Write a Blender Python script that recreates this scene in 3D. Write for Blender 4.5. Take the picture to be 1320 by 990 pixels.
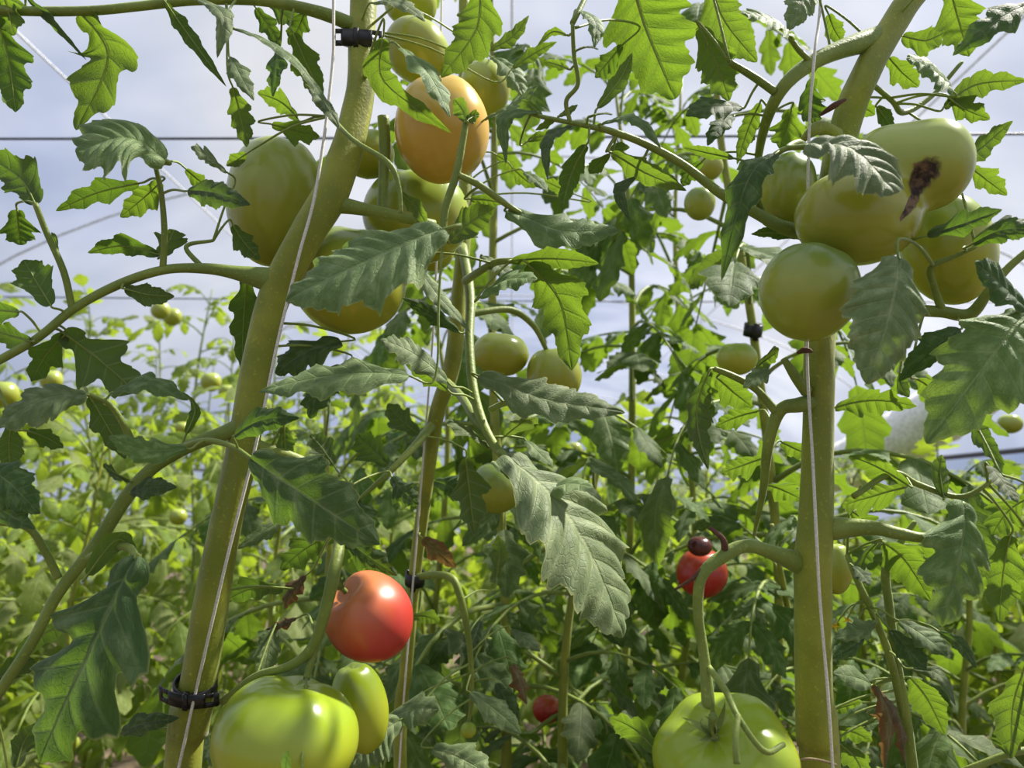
import bpy, math, random
from mathutils import Vector, Matrix, Quaternion, noise
# ---------------------------------------------------------------- camera, sky, sun, exposure
for o in list(bpy.data.objects): bpy.data.objects.remove(o)
scn = bpy.context.scene
COL = scn.collection
F = 991.0
PITCH = math.radians(8.6)
CAM = Vector((0, 0, 1.25))
cd = bpy.data.cameras.new('camera'); cam = bpy.data.objects.new('camera', cd); COL.objects.link(cam)
cd.sensor_width = 36; cd.lens = 36 * F / 1320; cd.clip_start = .02
cam.location = CAM; cam.rotation_euler = (math.pi / 2 + PITCH, 0, 0)
cd.dof.use_dof = True; cd.dof.focus_distance = .58; cd.dof.aperture_fstop = 9.0
scn.camera = cam
world = bpy.data.worlds.new('sky'); scn.world = world; world.use_nodes = True
wn = world.node_tree.nodes; wl = world.node_tree.links
bg = wn['Background']; bg.inputs[1].default_value = .56
tc = wn.new('ShaderNodeTexCoord'); nz = wn.new('ShaderNodeTexNoise'); nz.inputs['Scale'].default_value = 2.2
nz.inputs['Detail'].default_value = 4; nz.inputs['Roughness'].default_value = .5
wr = wn.new('ShaderNodeValToRGB')
wr.color_ramp.elements[0].position = .40; wr.color_ramp.elements[0].color = (.46, .57, .86, 1)
wr.color_ramp.elements[1].position = .68; wr.color_ramp.elements[1].color = (.92, .94, 1.0, 1)
wl.new(tc.outputs['Generated'], nz.inputs['Vector']); wl.new(nz.outputs[0], wr.inputs[0]); wl.new(wr.outputs[0], bg.inputs[0])
sd = bpy.data.lights.new('sun', 'SUN'); sd.energy = 9.8; sd.angle = math.radians(3.0); sd.color = (1, .94, .82)
sun = bpy.data.objects.new('sun', sd); COL.objects.link(sun)
SUN = Vector((.56, .27, .79)).normalized()
sun.rotation_euler = SUN.to_track_quat('Z', 'Y').to_euler()
vs = scn.view_settings; vs.view_transform = 'Standard'; vs.look = 'None'; vs.gamma = 1; vs.exposure = .26
vs.use_curve_mapping = False

# ---------------------------------------------------------------- helpers
RX = Matrix.Rotation(math.pi / 2 + PITCH, 3, 'X')
def cdir(v): return RX @ Vector(v)                      # camera axes (right, up, toward viewer) -> world
def P(x, y, d): return CAM + RX @ Vector(((x - 660) / F * d, -(y - 495) / F * d, -d))
def link(o, parent=None):
    COL.objects.link(o)
    if parent: o.parent = parent
    return o
def new_mesh(name, verts, faces, mat, uvs=None, smooth=True):
    me = bpy.data.meshes.new(name); me.from_pydata([tuple(v) for v in verts], [], faces)
    if uvs:
        uv = me.uv_layers.new(name='UVMap')
        li = [0] * len(me.loops); me.loops.foreach_get('vertex_index', li)
        flat = [c for i in li for c in uvs[i]]
        uv.data.foreach_set('uv', flat)
    if smooth: me.polygons.foreach_set('use_smooth', [True] * len(me.polygons))
    if mat: me.materials.append(mat)
    return me
def tag(o, label=None, cat=None, group=None, kind=None):
    if label: o['label'] = label
    if cat: o['category'] = cat
    if group: o['group'] = group
    if kind: o['kind'] = kind
    return o
def part(name, vfu, mat, parent, origin=None):
    """mesh given in world space, its origin moved to `origin`, parented to a thing at base location"""
    v, f, u = vfu
    o0 = Vector(origin) if origin else Vector(v[0])
    me = new_mesh(name, [p - o0 for p in v], f, mat, u)
    ob = bpy.data.objects.new(name, me); link(ob, parent)
    base = Vector((0, 0, 0)); q = parent
    while q: base += Vector(q.location); q = q.parent
    ob.location = o0 - base
    return ob
def empty(name, loc):
    o = bpy.data.objects.new(name, None); o.empty_display_size = .05; o.location = loc; link(o); return o
def spline(pts, n):
    """Catmull-Rom through pts (Vector or tuple), n samples per span"""
    p = [Vector(q) for q in pts]
    if len(p) == 2: return [p[0].lerp(p[1], i / n) for i in range(n + 1)]
    out = []
    for i in range(len(p) - 1):
        a = p[i - 1] if i else p[0] * 2 - p[1]
        b, c = p[i], p[i + 1]
        d = p[i + 2] if i + 2 < len(p) else c * 2 - b
        for k in range(n):
            t = k / n
            out.append(.5 * ((2 * b) + (c - a) * t + (2 * a - 5 * b + 4 * c - d) * t * t + (3 * b - a - 3 * c + d) * t ** 3))
    out.append(p[-1]); return out
def tube(pts, radii, seg=8, n=6, rib=0.0, bump=0.0, seed=0, cap=True):
    """tapered tube along a smooth path; radii per control point"""
    m = len(pts)
    path = spline(pts, n)
    rs = spline([Vector((r, 0, 0)) for r in radii], n)
    verts, faces, uv = [], [], []
    t0 = (path[1] - path[0]).normalized()
    nrm = t0.orthogonal().normalized()
    L = len(path); dist = 0
    for i, c in enumerate(path):
        t = (path[min(i + 1, L - 1)] - path[max(i - 1, 0)]).normalized()
        nrm = (nrm - t * nrm.dot(t)).normalized(); b = t.cross(nrm)
        if i: dist += (c - path[i - 1]).length
        for k in range(seg):
            a = 2 * math.pi * k / seg
            r = max(rs[i].x, 1e-5) * (1 + rib * math.cos(3 * a + dist * 6))
            if bump: r *= 1 + bump * noise.noise(Vector((math.cos(a) * 1.5, math.sin(a) * 1.5 + seed, dist * 40)))
            verts.append(c + nrm * (r * math.cos(a)) + b * (r * math.sin(a))); uv.append((k / seg, dist))
    for i in range(L - 1):
        for k in range(seg):
            k2 = (k + 1) % seg
            faces.append((i * seg + k, i * seg + k2, (i + 1) * seg + k2, (i + 1) * seg + k))
    if cap:
        faces.append(tuple(range(seg - 1, -1, -1))); faces.append(tuple(range((L - 1) * seg, L * seg)))
    return verts, faces, uv
def merge(*items):
    V, Fc, U = [], [], []
    for v, f, u in items:
        o = len(V); V += list(v); Fc += [tuple(i + o for i in q) for q in f]; U += list(u) if u else [(0, 0)] * len(v)
    return V, Fc, U
def xform(vfu, M): return [M @ Vector(v) for v in vfu[0]], vfu[1], vfu[2]
def box(c, x, y, z):
    c = Vector(c); V = [c + x * i + y * j + z * k for i in (-1, 1) for j in (-1, 1) for k in (-1, 1)]
    return V, [(0, 1, 3, 2), (4, 6, 7, 5), (0, 4, 5, 1), (2, 3, 7, 6), (0, 2, 6, 4), (1, 5, 7, 3)], [(0, 0)] * 8

# ---------------------------------------------------------------- materials
class NT:
    def __init__(s, name):
        s.m = bpy.data.materials.new(name); s.m.use_nodes = True; s.t = s.m.node_tree; s.t.nodes.clear()
        s.out = s.t.nodes.new('ShaderNodeOutputMaterial')
    def n(s, typ, inp=None, **kw):
        nd = s.t.nodes.new('ShaderNode' + typ)
        for k, v in kw.items(): setattr(nd, k, v)
        for k, v in (inp or {}).items():
            if hasattr(v, 'is_output'): s.t.links.new(v, nd.inputs[k])
            else: nd.inputs[k].default_value = v
        return nd
    def math(s, op, a, b=0.0, c=None, clamp=False):
        d = {0: a, 1: b}
        if c is not None: d[2] = c
        return s.n('Math', d, operation=op, use_clamp=clamp).outputs[0]
    def mix(s, fac, a, b, blend='MIX'):
        nd = s.n('Mix', data_type='RGBA', blend_type=blend)
        for i, v in ((0, fac), (6, a), (7, b)):
            if hasattr(v, 'is_output'): s.t.links.new(v, nd.inputs[i])
            else: nd.inputs[i].default_value = v if i == 0 or len(v) == 4 else (*v, 1)
        return nd.outputs[2]
    def map(s, v, a, b, c=0.0, d=1.0):
        return s.n('MapRange', {0: v, 1: a, 2: b, 3: c, 4: d}, interpolation_type='SMOOTHSTEP').outputs[0]
    def surf(s, sh): s.t.links.new(sh, s.out.inputs[0]); return s.m
def leaf_material(name, top, under, trans, bloom, dry=0.0, tr=.42):
    """UV x = vein number along the midrib, y = 0..1 across the blade"""
    N = NT(name)
    uv = N.n('UVMap').outputs[0]; sp = N.n('SeparateXYZ', {0: uv})
    u, v = sp.outputs[0], sp.outputs[1]
    a = N.math('MULTIPLY', N.math('ABSOLUTE', N.math('SUBTRACT', v, .5)), 2)
    oi = N.n('ObjectInfo'); geo = N.n('NewGeometry')
    mid = N.map(a, .02, .07, 1, 0)
    fr = N.math('ABSOLUTE', N.math('SUBTRACT', N.math('FRACT', N.math('ADD', u, .5)), .5))
    side = N.math('MULTIPLY', N.map(fr, .025, .085, 1, 0), N.map(a, .72, 1.0, 1, 0))
    vein = N.math('MAXIMUM', mid, N.math('MULTIPLY', side, .5))
    cmb = N.n('CombineXYZ', {0: N.math('MULTIPLY', u, 1.6), 1: N.math('MULTIPLY', v, 7.0), 2: N.math('MULTIPLY', oi.outputs['Random'], 19)})
    vor = N.n('TexVoronoi', {'Vector': cmb.outputs[0], 'Scale': 2.6}, feature='DISTANCE_TO_EDGE')
    net = N.map(vor.outputs['Distance'], .0, .09, 1, 0)
    nz1 = N.n('TexNoise', {'Vector': cmb.outputs[0], 'Scale': .7, 'Detail': 3}).outputs[0]
    rnd = oi.outputs['Random']
    col = N.mix(N.map(nz1, .35, .7), top, tuple(c * 1.35 for c in top))
    col = N.mix(N.math('MULTIPLY', N.map(nz1, .45, .75), bloom), col, (.28, .34, .16))
    col = N.mix(N.math('MULTIPLY', vein, .34), col, (.36, .44, .17))
    col = N.mix(N.math('MULTIPLY', net, .16), col, tuple(c * .6 for c in top))
    ucol = N.mix(N.math('MULTIPLY', vein, .5), under, (.40, .48, .20))
    ucol = N.mix(N.math('MULTIPLY', net, .25), ucol, tuple(c * 1.5 for c in under))
    base = N.mix(geo.outputs['Backfacing'], col, ucol)
    hsv = N.n('HueSaturation', {'Hue': N.math('ADD', .485, N.math('MULTIPLY', rnd, .03)), 'Saturation': N.math('ADD', .85, N.math('MULTIPLY', rnd, .3)),
                                'Value': N.math('ADD', .8, N.math('MULTIPLY', N.math('FRACT', N.math('MULTIPLY', rnd, 7.3)), .45)), 'Color': base}).outputs[0]
    rim = N.math('MULTIPLY', N.map(a, .955, .995), .45)
    hsv = N.mix(rim, hsv, (.42, .42, .13))
    if dry:
        hsv = N.mix(N.math('MULTIPLY', N.map(N.math('ADD', a, N.math('SUBTRACT', nz1, .5)), .45, .8), dry), hsv, (.22, .09, .035))
    tcol = N.mix(N.math('MULTIPLY', vein, .55), trans, tuple(c * .45 for c in trans))
    tcol = N.mix(N.math('MULTIPLY', net, .3), tcol, tuple(c * .55 for c in trans))
    if dry: tcol = N.mix(dry * .7, tcol, (.25, .12, .03))
    hgt = N.math('SUBTRACT', N.math('MULTIPLY', N.n('TexNoise', {'Vector': cmb.outputs[0], 'Scale': 5.0}).outputs[0], .4), N.math('ADD', N.math('MULTIPLY', vein, .9), N.math('MULTIPLY', net, .2)))
    bump = N.n('Bump', {'Strength': .7, 'Distance': .0012, 'Height': hgt}).outputs[0]
    pr = N.n('BsdfPrincipled', {'Base Color': hsv, 'Roughness': .58, 'Specular IOR Level': .26, 'Sheen Weight': .10, 'Sheen Roughness': .5, 'Normal': bump})
    tb = N.n('BsdfTranslucent', {'Color': tcol, 'Normal': bump})
    return N.surf(N.n('MixShader', {0: tr, 1: pr.outputs[0], 2: tb.outputs[0]}).outputs[0])
M_LEAF = leaf_material('leaf_green', (.055, .105, .018), (.10, .155, .040), (.205, .335, .020), .45)
M_LEAFG = leaf_material('leaf_sunlit_grey_green', (.105, .160, .055), (.12, .165, .06), (.22, .34, .03), .7, tr=.28)  # leaves turned sunward: pale hair bloom, plus sunlit brightness put into the colour
M_LEAFD = leaf_material('leaf_shaded_green', (.036, .074, .020), (.075, .120, .032), (.18, .33, .02), .35, tr=.30)  # darker copy for leaves turned from the sun, shade put into the colour
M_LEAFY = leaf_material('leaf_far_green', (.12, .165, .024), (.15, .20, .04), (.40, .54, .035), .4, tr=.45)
M_DRY = leaf_material('leaf_withered', (.13, .10, .04), (.2, .15, .07), (.3, .2, .05), .3, dry=.9, tr=.25)
def stem_material(name, col, col2, rough=.5):
    N = NT(name); tco = N.n('TexCoord').outputs['Object']
    n1 = N.n('TexNoise', {'Vector': tco, 'Scale': 30.0, 'Detail': 4}).outputs[0]
    n2 = N.n('TexNoise', {'Vector': tco, 'Scale': 420.0, 'Detail': 2}).outputs[0]
    c = N.mix(N.map(n1, .35, .7), col, col2)
    c = N.mix(N.math('MULTIPLY', N.map(n2, .6, .75), .35), c, tuple(min(1, k * 1.9) for k in col2))
    b = N.n('Bump', {'Strength': .5, 'Distance': .0008, 'Height': N.math('ADD', n2, n1)}).outputs[0]
    p = N.n('BsdfPrincipled', {'Base Color': c, 'Roughness': rough, 'Specular IOR Level': .35, 'Sheen Weight': .15, 'Sheen Roughness': .4, 'Normal': b,
                               'Subsurface Weight': .15, 'Subsurface Radius': (.5, .6, .1), 'Subsurface Scale': .004})
    return N.surf(p.outputs[0])
M_STEM = stem_material('stem_olive', (.185, .215, .020), (.27, .29, .030))
M_PET = stem_material('leaf_stalk_green', (.145, .20, .028), (.22, .28, .05))
M_STEMF = stem_material('stem_far', (.16, .20, .05), (.24, .27, .08))
def tomato_material(name, top, bot, rough=.24, spots=.5, z0=-.2, z1=.7, sss=.14, blotch=None):
    N = NT(name); g = N.n('TexCoord').outputs['Object']; oi = N.n('ObjectInfo')
    z = N.n('SeparateXYZ', {0: g}).outputs[2]
    n1 = N.n('TexNoise', {'Vector': g, 'Scale': 38.0, 'Detail': 3}).outputs[0]
    n2 = N.n('TexVoronoi', {'Vector': g, 'Scale': 160.0}).outputs['Distance']
    att = N.n('Attribute', attribute_name='along').outputs['Fac']
    t = N.map(N.math('ADD', att, N.math('MULTIPLY', N.math('SUBTRACT', n1, .5), .35)), z0, z1)
    c = N.mix(t, bot, top)
    if blotch: c = N.mix(N.math('MULTIPLY', N.map(n1, .55, .72), .6), c, blotch)
    c = N.mix(N.math('MULTIPLY', N.map(n2, .05, .16, 1, 0), spots * .3), c, tuple(k * .55 for k in bot))
    sc = N.n('Attribute', attribute_name='scar').outputs['Fac']
    n3 = N.n('TexNoise', {'Vector': g, 'Scale': 190.0, 'Detail': 5}).outputs[0]
    scol = N.mix(N.map(n3, .38, .62), (.022, .012, .007), (.17, .105, .05))
    scm = N.map(N.math('ADD', sc, N.math('MULTIPLY', N.math('SUBTRACT', n3, .5), .8)), .38, .62)
    c = N.mix(scm, c, scol)
    bp = N.n('Bump', {'Strength': .25, 'Distance': .0006, 'Height': N.math('ADD', N.math('MULTIPLY', n1, .4), N.math('MULTIPLY', N.math('MULTIPLY', n3, scm), 6))}).outputs[0]
    p = N.n('BsdfPrincipled', {'Base Color': c, 'Roughness': N.math('ADD', rough, N.math('MULTIPLY', scm, .5)), 'Specular IOR Level': .5, 'Normal': bp,
                               'Subsurface Weight': sss, 'Subsurface Radius': (.6, .5, .15), 'Subsurface Scale': .012})
    return N.surf(p.outputs[0])
T_PALE = tomato_material('tomato_pale_green', (.33, .40, .075), (.31, .32, .034))
T_GREEN = tomato_material('tomato_green', (.25, .34, .04), (.35, .36, .035))
T_LIME = tomato_material('tomato_lime', (.26, .36, .022), (.34, .38, .026))
T_OLIVE = tomato_material('tomato_olive', (.17, .25, .05), (.29, .32, .036))
T_ORANGE = tomato_material('tomato_turning_orange', (.62, .43, .08), (.60, .36, .055), blotch=(.56, .45, .09))
T_RED = tomato_material('tomato_pink_red', (.56, .20, .06), (.47, .040, .030), rough=.36, z0=-.25, z1=1.15, spots=.15)
T_MAROON = tomato_material('tomato_dark_maroon', (.07, .015, .018), (.10, .018, .016))
T_FRED = tomato_material('tomato_far_red', (.45, .06, .025), (.42, .025, .02))
def simple(name, col, rough=.5, metal=0.0, bump=0, scale=60, spec=.5):
    N = NT(name)
    d = {'Base Color': (*col, 1), 'Roughness': rough, 'Metallic': metal, 'Specular IOR Level': spec}
    n1 = N.n('TexNoise', {'Vector': N.n('TexCoord').outputs['Object'], 'Scale': scale, 'Detail': 4}).outputs[0]
    d['Base Color'] = N.mix(N.map(n1, .3, .7), tuple(c * .8 for c in col), tuple(min(1, c * 1.15) for c in col))
    if bump: d['Normal'] = N.n('Bump', {'Strength': bump, 'Distance': .004, 'Height': n1}).outputs[0]
    return N.surf(N.n('BsdfPrincipled', d).outputs[0])
M_CLIP = simple('clip_black_plastic', (.010, .010, .012), .32)
M_TWINE = simple('twine_white', (.62, .60, .52), .8, scale=900)
M_WIRE = simple('wire_dark_steel', (.03, .035, .045), .5)
M_PIPE = simple('pipe_galvanised', (.72, .74, .78), .5)
M_ROLL = simple('roll_white_film', (.86, .85, .84), .45)
M_SCAB = simple('bark_brown', (.10, .045, .022), .8, bump=.6, scale=300)
M_DRYSTALK = simple('stalk_withered', (.22, .15, .075), .8, bump=.6, scale=200)
M_FLOWER = simple('petal_yellow', (.75, .55, .03), .6)
N = NT('greenhouse_film')
n1 = N.n('TexNoise', {'Vector': N.n('TexCoord').outputs['Object'], 'Scale': .8, 'Detail': 3}).outputs[0]
tl = N.n('BsdfTranslucent', {'Color': (.86, .88, .95, 1)})
tp = N.n('BsdfTransparent', {'Color': (.97, .98, 1, 1)})
M_FILM = N.surf(N.n('MixShader', {0: N.map(n1, .3, .75, .07, .16), 1: tp.outputs[0], 2: tl.outputs[0]}).outputs[0])
N = NT('soil')
tcs = N.n('TexCoord').outputs['Object']
n1 = N.n('TexNoise', {'Vector': tcs, 'Scale': 9.0, 'Detail': 8}).outputs[0]
M_SOIL = N.surf(N.n('BsdfPrincipled', {'Base Color': N.mix(N.map(n1, .3, .7), (.05, .034, .02), (.16, .115, .07)), 'Roughness': .95,
                'Normal': N.n('Bump', {'Strength': .9, 'Distance': .03, 'Height': n1}).outputs[0]}).outputs[0])

# ---------------------------------------------------------------- the greenhouse
def structure(name, vfu, mat, smooth=True):
    o = bpy.data.objects.new(name, new_mesh(name, *vfu[:2], mat, None, smooth)); link(o); tag(o, kind='structure'); return o
gx, gy, V, Fc = 30, 40, [], []
for j in range(gy + 1):
    for i in range(gx + 1):
        x = -6 + 12 * i / gx; y = -5 + 27 * j / gy
        V.append((x, y, .03 * noise.noise(Vector((x * 2, y * 2, 0)))))
for j in range(gy):
    for i in range(gx): q = j * (gx + 1) + i; Fc.append((q, q + 1, q + gx + 2, q + gx + 1))
tag(structure('floor', (V, Fc), M_SOIL), 'brown soil bed the tomato rows grow in', 'soil')
HW, SIDE, RISE = 5.2, 1.75, 2.35                         # tunnel half width, side height, rise of the roof arch
def arch(a): return Vector((-HW * math.cos(a), 0, SIDE + RISE * math.sin(a)))
V, Fc = [], []; NA, ys = 32, [-5 + 1.0 * k for k in range(28)]
for y in ys:
    for i in range(NA + 1):
        p = arch(math.pi * i / NA); sag = .02 * math.sin(y * math.pi)
        V.append((p.x, y, p.z - abs(sag)))
for j in range(len(ys) - 1):
    for i in range(NA): q = j * (NA + 1) + i; Fc.append((q, q + 1, q + NA + 2, q + NA + 1))
tag(structure('ceiling', (V, Fc), M_FILM), 'milky translucent plastic film arched over the tunnel', 'film')
V = [(-HW, -5, 0), (HW, -5, 0)]
V = [arch(math.pi * i / NA) + Vector((0, 22, 0)) for i in range(NA + 1)] + [Vector((-HW, 22, 0)), Vector((HW, 22, 0))]
tag(structure('wall_back', (V, [tuple(range(NA + 1)) + (NA + 2, NA + 1)]), M_FILM), 'plastic film end wall of the tunnel', 'film')
ribs = 0
for k in range(5):
    y = 1.6 + 4.4 * k
    pts = [Vector((-HW, y, 0))] + [arch(math.pi * i / 16) + Vector((0, y, -.03)) for i in range(17)] + [Vector((HW, y, 0))]
    o = bpy.data.objects.new('trim_%d' % (k + 1), new_mesh('hoop', *tube(pts, [.011] * len(pts), 8, 2)[:2], M_PIPE)); link(o)
    tag(o, kind='structure')
for k, a in enumerate((.5, .33, .67)):
    p = arch(math.pi * a); o = bpy.data.objects.new('trim_%d' % (k + 10), new_mesh('purlin', *tube([p + Vector((0, -4, -.05)), p + Vector((0, 22, -.05))], [.007] * 2, 8, 8)[:2], M_PIPE))
    link(o); tag(o, kind='structure')
for k, (s, z) in enumerate(((-1, 1.75), (1, 1.75))):
    p = Vector((s * (HW - .05), 0, z)); o = bpy.data.objects.new('trim_%d' % (k + 13), new_mesh('side_rail', *tube([p + Vector((0, -4, 0)), p + Vector((0, 22, 0))], [.03] * 2, 10, 8)[:2], M_WIRE))
    link(o); tag(o, kind='structure')
def wire(a, b, label, r=.0022, sag=.03):
    a, b = Vector(a), Vector(b); pts = [a.lerp(b, t / 8) - Vector((0, 0, sag * 4 * (t / 8) * (1 - t / 8))) for t in range(9)]
    o = bpy.data.objects.new('support_wire', new_mesh('support_wire', *tube(pts, [r] * 9, 6, 4)[:2], M_WIRE)); link(o)
    tag(o, label, 'wire'); return o
wire((-4.85, 2.55, 2.52), (4.85, 2.35, 2.47), 'dark crop wire stretched across the tunnel high above the second row', .0045)
wire((-4.95, 4.0, 2.36), (4.95, 4.2, 2.36), 'thin dark crop wire stretched across the tunnel further back', .0035)
# rolled-up side curtain, right
a, b = P(1040, 618, 5.2), P(1270, 492, 3.5)
pts = [a.lerp(b, t / 6) - Vector((0, 0, .06 * math.sin(math.pi * t / 6))) for t in range(7)]
v, f, u = tube(pts, [.10, .13, .15, .15, .15, .14, .13], 20, 6, bump=.10)
o = bpy.data.objects.new('film_roll', new_mesh('film_roll', v, f, M_ROLL)); link(o)
tag(o, 'thick white roll of rolled-up plastic film slung along the tunnel side', 'film roll')

# ---------------------------------------------------------------- leaf geometry
def blade(C, S, N_, L, W, nu, nv, rng, lobes=4.0, depth=.3, fold=.12, curl=.25, wav=.12, quilt=.035, serr=.13):
    """leaflet blade: rows follow the side veins, so lobes and teeth point forward.
    C(t), S(t), N_(t): midrib point, side vector, upper normal"""
    ph = [rng.uniform(-.15, .15) for _ in range(2)]
    pw = [rng.uniform(0, 6.28) for _ in range(4)]
    asym = rng.uniform(.9, 1.1)
    verts, uvs, faces = [], [], []
    def width(t, sd):
        e = (min(1, t / .30)) ** .55 * max(0, 1 - max(0, (t - .30) / .70) ** 1.6) ** .9
        lob = .5 + .5 * math.cos(2 * math.pi * (lobes * t + ph[sd]))
        m = 1 - depth * (1 - .55 * t) * (1 - lob ** .8)
        s = (t * lobes * 3.0 + ph[sd]) % 1
        return .5 * W * e * m * (1 - serr * (1 - s) * (t < .97)) * (asym if sd else 2 - asym)
    cols = 2 * nv + 1
    for i in range(nu + 1):
        t = i / nu
        for j in range(cols):
            s = (j - nv) / nv; sd = 1 if s > 0 else 0
            w = width(t, sd); a = abs(s)
            te = t + a * w * .62 / L
            te = min(te, 1.0 + (te - 1.0) * .3) if te > 1 else te
            if t < .12: te -= a * w * .9 / L * (1 - t / .12)
            c, sv, n = C(te), S(te), N_(te)
            h = fold * a * w - curl * a * a * w
            h += wav * w * a * a * (math.sin(2 * math.pi * lobes * .8 * t + pw[sd]) * .8 + .4 * math.sin(2 * math.pi * lobes * 1.9 * t + pw[2 + sd]))
            h += quilt * W * abs(math.sin(math.pi * lobes * 2 * t)) * math.sin(math.pi * min(1, a * 1.05)) * (1 - t * .5)
            verts.append(c + sv * (s * w) + n * h); uvs.append((t * lobes * 2, s * .5 + .5))
    for i in range(nu):
        for j in range(cols - 1):
            q = i * cols + j; faces.append((q, q + cols, q + cols + 1, q + 1))
    return verts, faces, uvs
def local_blade(L, W, nu, nv, rng, droop=.25, **kw):
    """blade along +X, upper side +Z, drooping toward the tip"""
    ang = rng.uniform(.5, 1.3) * droop * 2.4
    tw = rng.uniform(-.5, .5)
    def C(t):
        if abs(ang) < 1e-3: return Vector((L * t, 0, 0))
        return Vector((L * math.sin(ang * t) / ang, 0, -L * (1 - math.cos(ang * t)) / ang))
    def Nn(t):
        n = Vector((math.sin(ang * t), 0, math.cos(ang * t))); s = Vector((0, 1, 0)); return n * math.cos(tw * t) + s * math.sin(tw * t)
    def S(t):
        n = Vector((math.sin(ang * t), 0, math.cos(ang * t))); s = Vector((0, 1, 0)); return s * math.cos(tw * t) - n * math.sin(tw * t)
    return blade(C, S, Nn, L, W, nu, nv, rng, **kw)
FACE = {'F': (.26, .62, .74), 'T': (.45, .74, .50), 'G': (-.22, .34, .90), 'U': (.12, .62, -.76), 'D': (-.55, .35, -.75), 'S': (.75, .55, .30), 'L': (-.75, .55, .3), 'H': (.05, .95, .25)}
class Plant:
    def __init__(s, name, base, label):
        s.root = empty(name, base); tag(s.root, label, 'tomato plant'); s.sk = []; s.rng = random.Random(len(label) * 7 + int(base[0] * 100))
    def stalk(s, name, pts, px, mat=None, seg=10, n=8, rib=0, bump=.05, skel=True, parent=None, ground=False):
        """pts: (x, y, depth) of the photograph's pixels; px: thickness in pixels at each"""
        w = [P(*p) for p in pts]; r = [.5 * q * p[2] / F for q, p in zip(px, pts)]
        if ground: w.append(Vector((w[-1].x, w[-1].y, .45)).lerp(Vector((s.root.location.x, s.root.location.y, .45)), .7)); r.append(r[-1]); w.append(Vector(s.root.location) - Vector((0, 0, .04))); r.append(r[-1])
        o = part(name, tube(w, r, seg, n, rib, bump, len(s.sk)), mat or M_PET, s.root)
        if skel: s.sk += list(zip(spline(w, 6), [q.x for q in spline([Vector((k, 0, 0)) for k in r], 6)]))
        return o
    def leaf(s, pts, wpx, d, face='F', mat=None, lobes=4.0, depth=.3, bow=.08, dz=0.0, fold=.12, curl=.25, wav=.14, stalk=True, name='leaf', quilt=.04, tilt=None):
        rng = s.rng
        pts = list(pts)
        if len(pts) == 2: 
            a, b = pts; k = rng.uniform(-.06, .06); pts = [a, ((a[0] + b[0]) / 2 + (b[1] - a[1]) * k, (a[1] + b[1]) / 2 - (b[0] - a[0]) * k), b]
        dd = [d, d + dz * .5, d + dz]
        w = [P(x, y, q) for (x, y), q in zip(pts, dd)]
        n0 = cdir(FACE[face] if tilt is None else tilt).normalized()
        n0 = (n0 + Vector((rng.uniform(-.14, .14), rng.uniform(-.14, .14), rng.uniform(-.14, .14)))).normalized()
        L = (w[1] - w[0]).length + (w[2] - w[1]).length
        path = spline(w, 10)
        path = [p + n0 * (bow * L * 4 * (i / 20) * (1 - i / 20)) for i, p in enumerate(path)]
        tw = rng.uniform(-.25, .25)
        fr = []
        for i in range(21):
            t = (path[min(i + 1, 20)] - path[max(i - 1, 0)]).normalized()
            n = (n0 - t * n0.dot(t)); n = n.normalized() if n.length > .15 else t.orthogonal().normalized()
            q = Quaternion(t, tw * (i / 20 - .5)); n = q @ n
            fr.append((path[i], n.cross(t), n, t))
        view = (w[1] - CAM).normalized()
        sp = fr[10][1]; vis = math.sqrt(max(0, 1 - sp.dot(view) ** 2))
        W = wpx * d / F / max(.42, vis)
        def at(t):
            if t <= 0: f0 = fr[0]; return (f0[0] + f0[3] * (t * L), f0[1], f0[2])
            if t >= 1: f0 = fr[20]; return (f0[0] + f0[3] * ((t - 1) * L), f0[1], f0[2])
            k = t * 20; i = min(19, int(k)); k -= i
            return tuple(fr[i][j].lerp(fr[i + 1][j], k) for j in range(3))
        big = wpx > 55
        v = blade(lambda t: at(t)[0], lambda t: at(t)[1], lambda t: at(t)[2], L, W, 48 if big else 32, 7 if big else 5, rng,
                  lobes=lobes, depth=min(.72, depth * 1.35 + .04), fold=fold, curl=curl, wav=wav, quilt=quilt)
        o = part(name, v, mat or (M_LEAF if face in 'USH' else M_LEAFG if face in 'FT' else M_LEAFD), s.root, w[0])
        # midrib standing proud underneath, and the stalk that carries the leaf
        rr = max(.0007, W * .016)
        mp = [fr[i][0] - fr[i][2] * rr * .9 for i in (0, 5, 10, 15, 19)]
        part('midrib', tube(mp, [rr, rr * .85, rr * .65, rr * .45, rr * .2], 6, 3), M_PET, o)
        if stalk and s.sk:
            best = min(s.sk, key=lambda q: (q[0] - w[0]).length)
            dist = (best[0] - w[0]).length
            if best[1] + .001 < dist < .16:
                m1 = w[0] - fr[0][3] * dist * .18 ; m0 = best[0].lerp(m1, .5) + Vector((0, 0, dist * .06))
                part('leaf_stalk', tube([best[0], m0, m1, w[0] + fr[0][3] * L * .02], [rr * 1.5, rr * 1.3, rr * 1.2, rr], 7, 5), M_PET, o)
        return o

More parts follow.
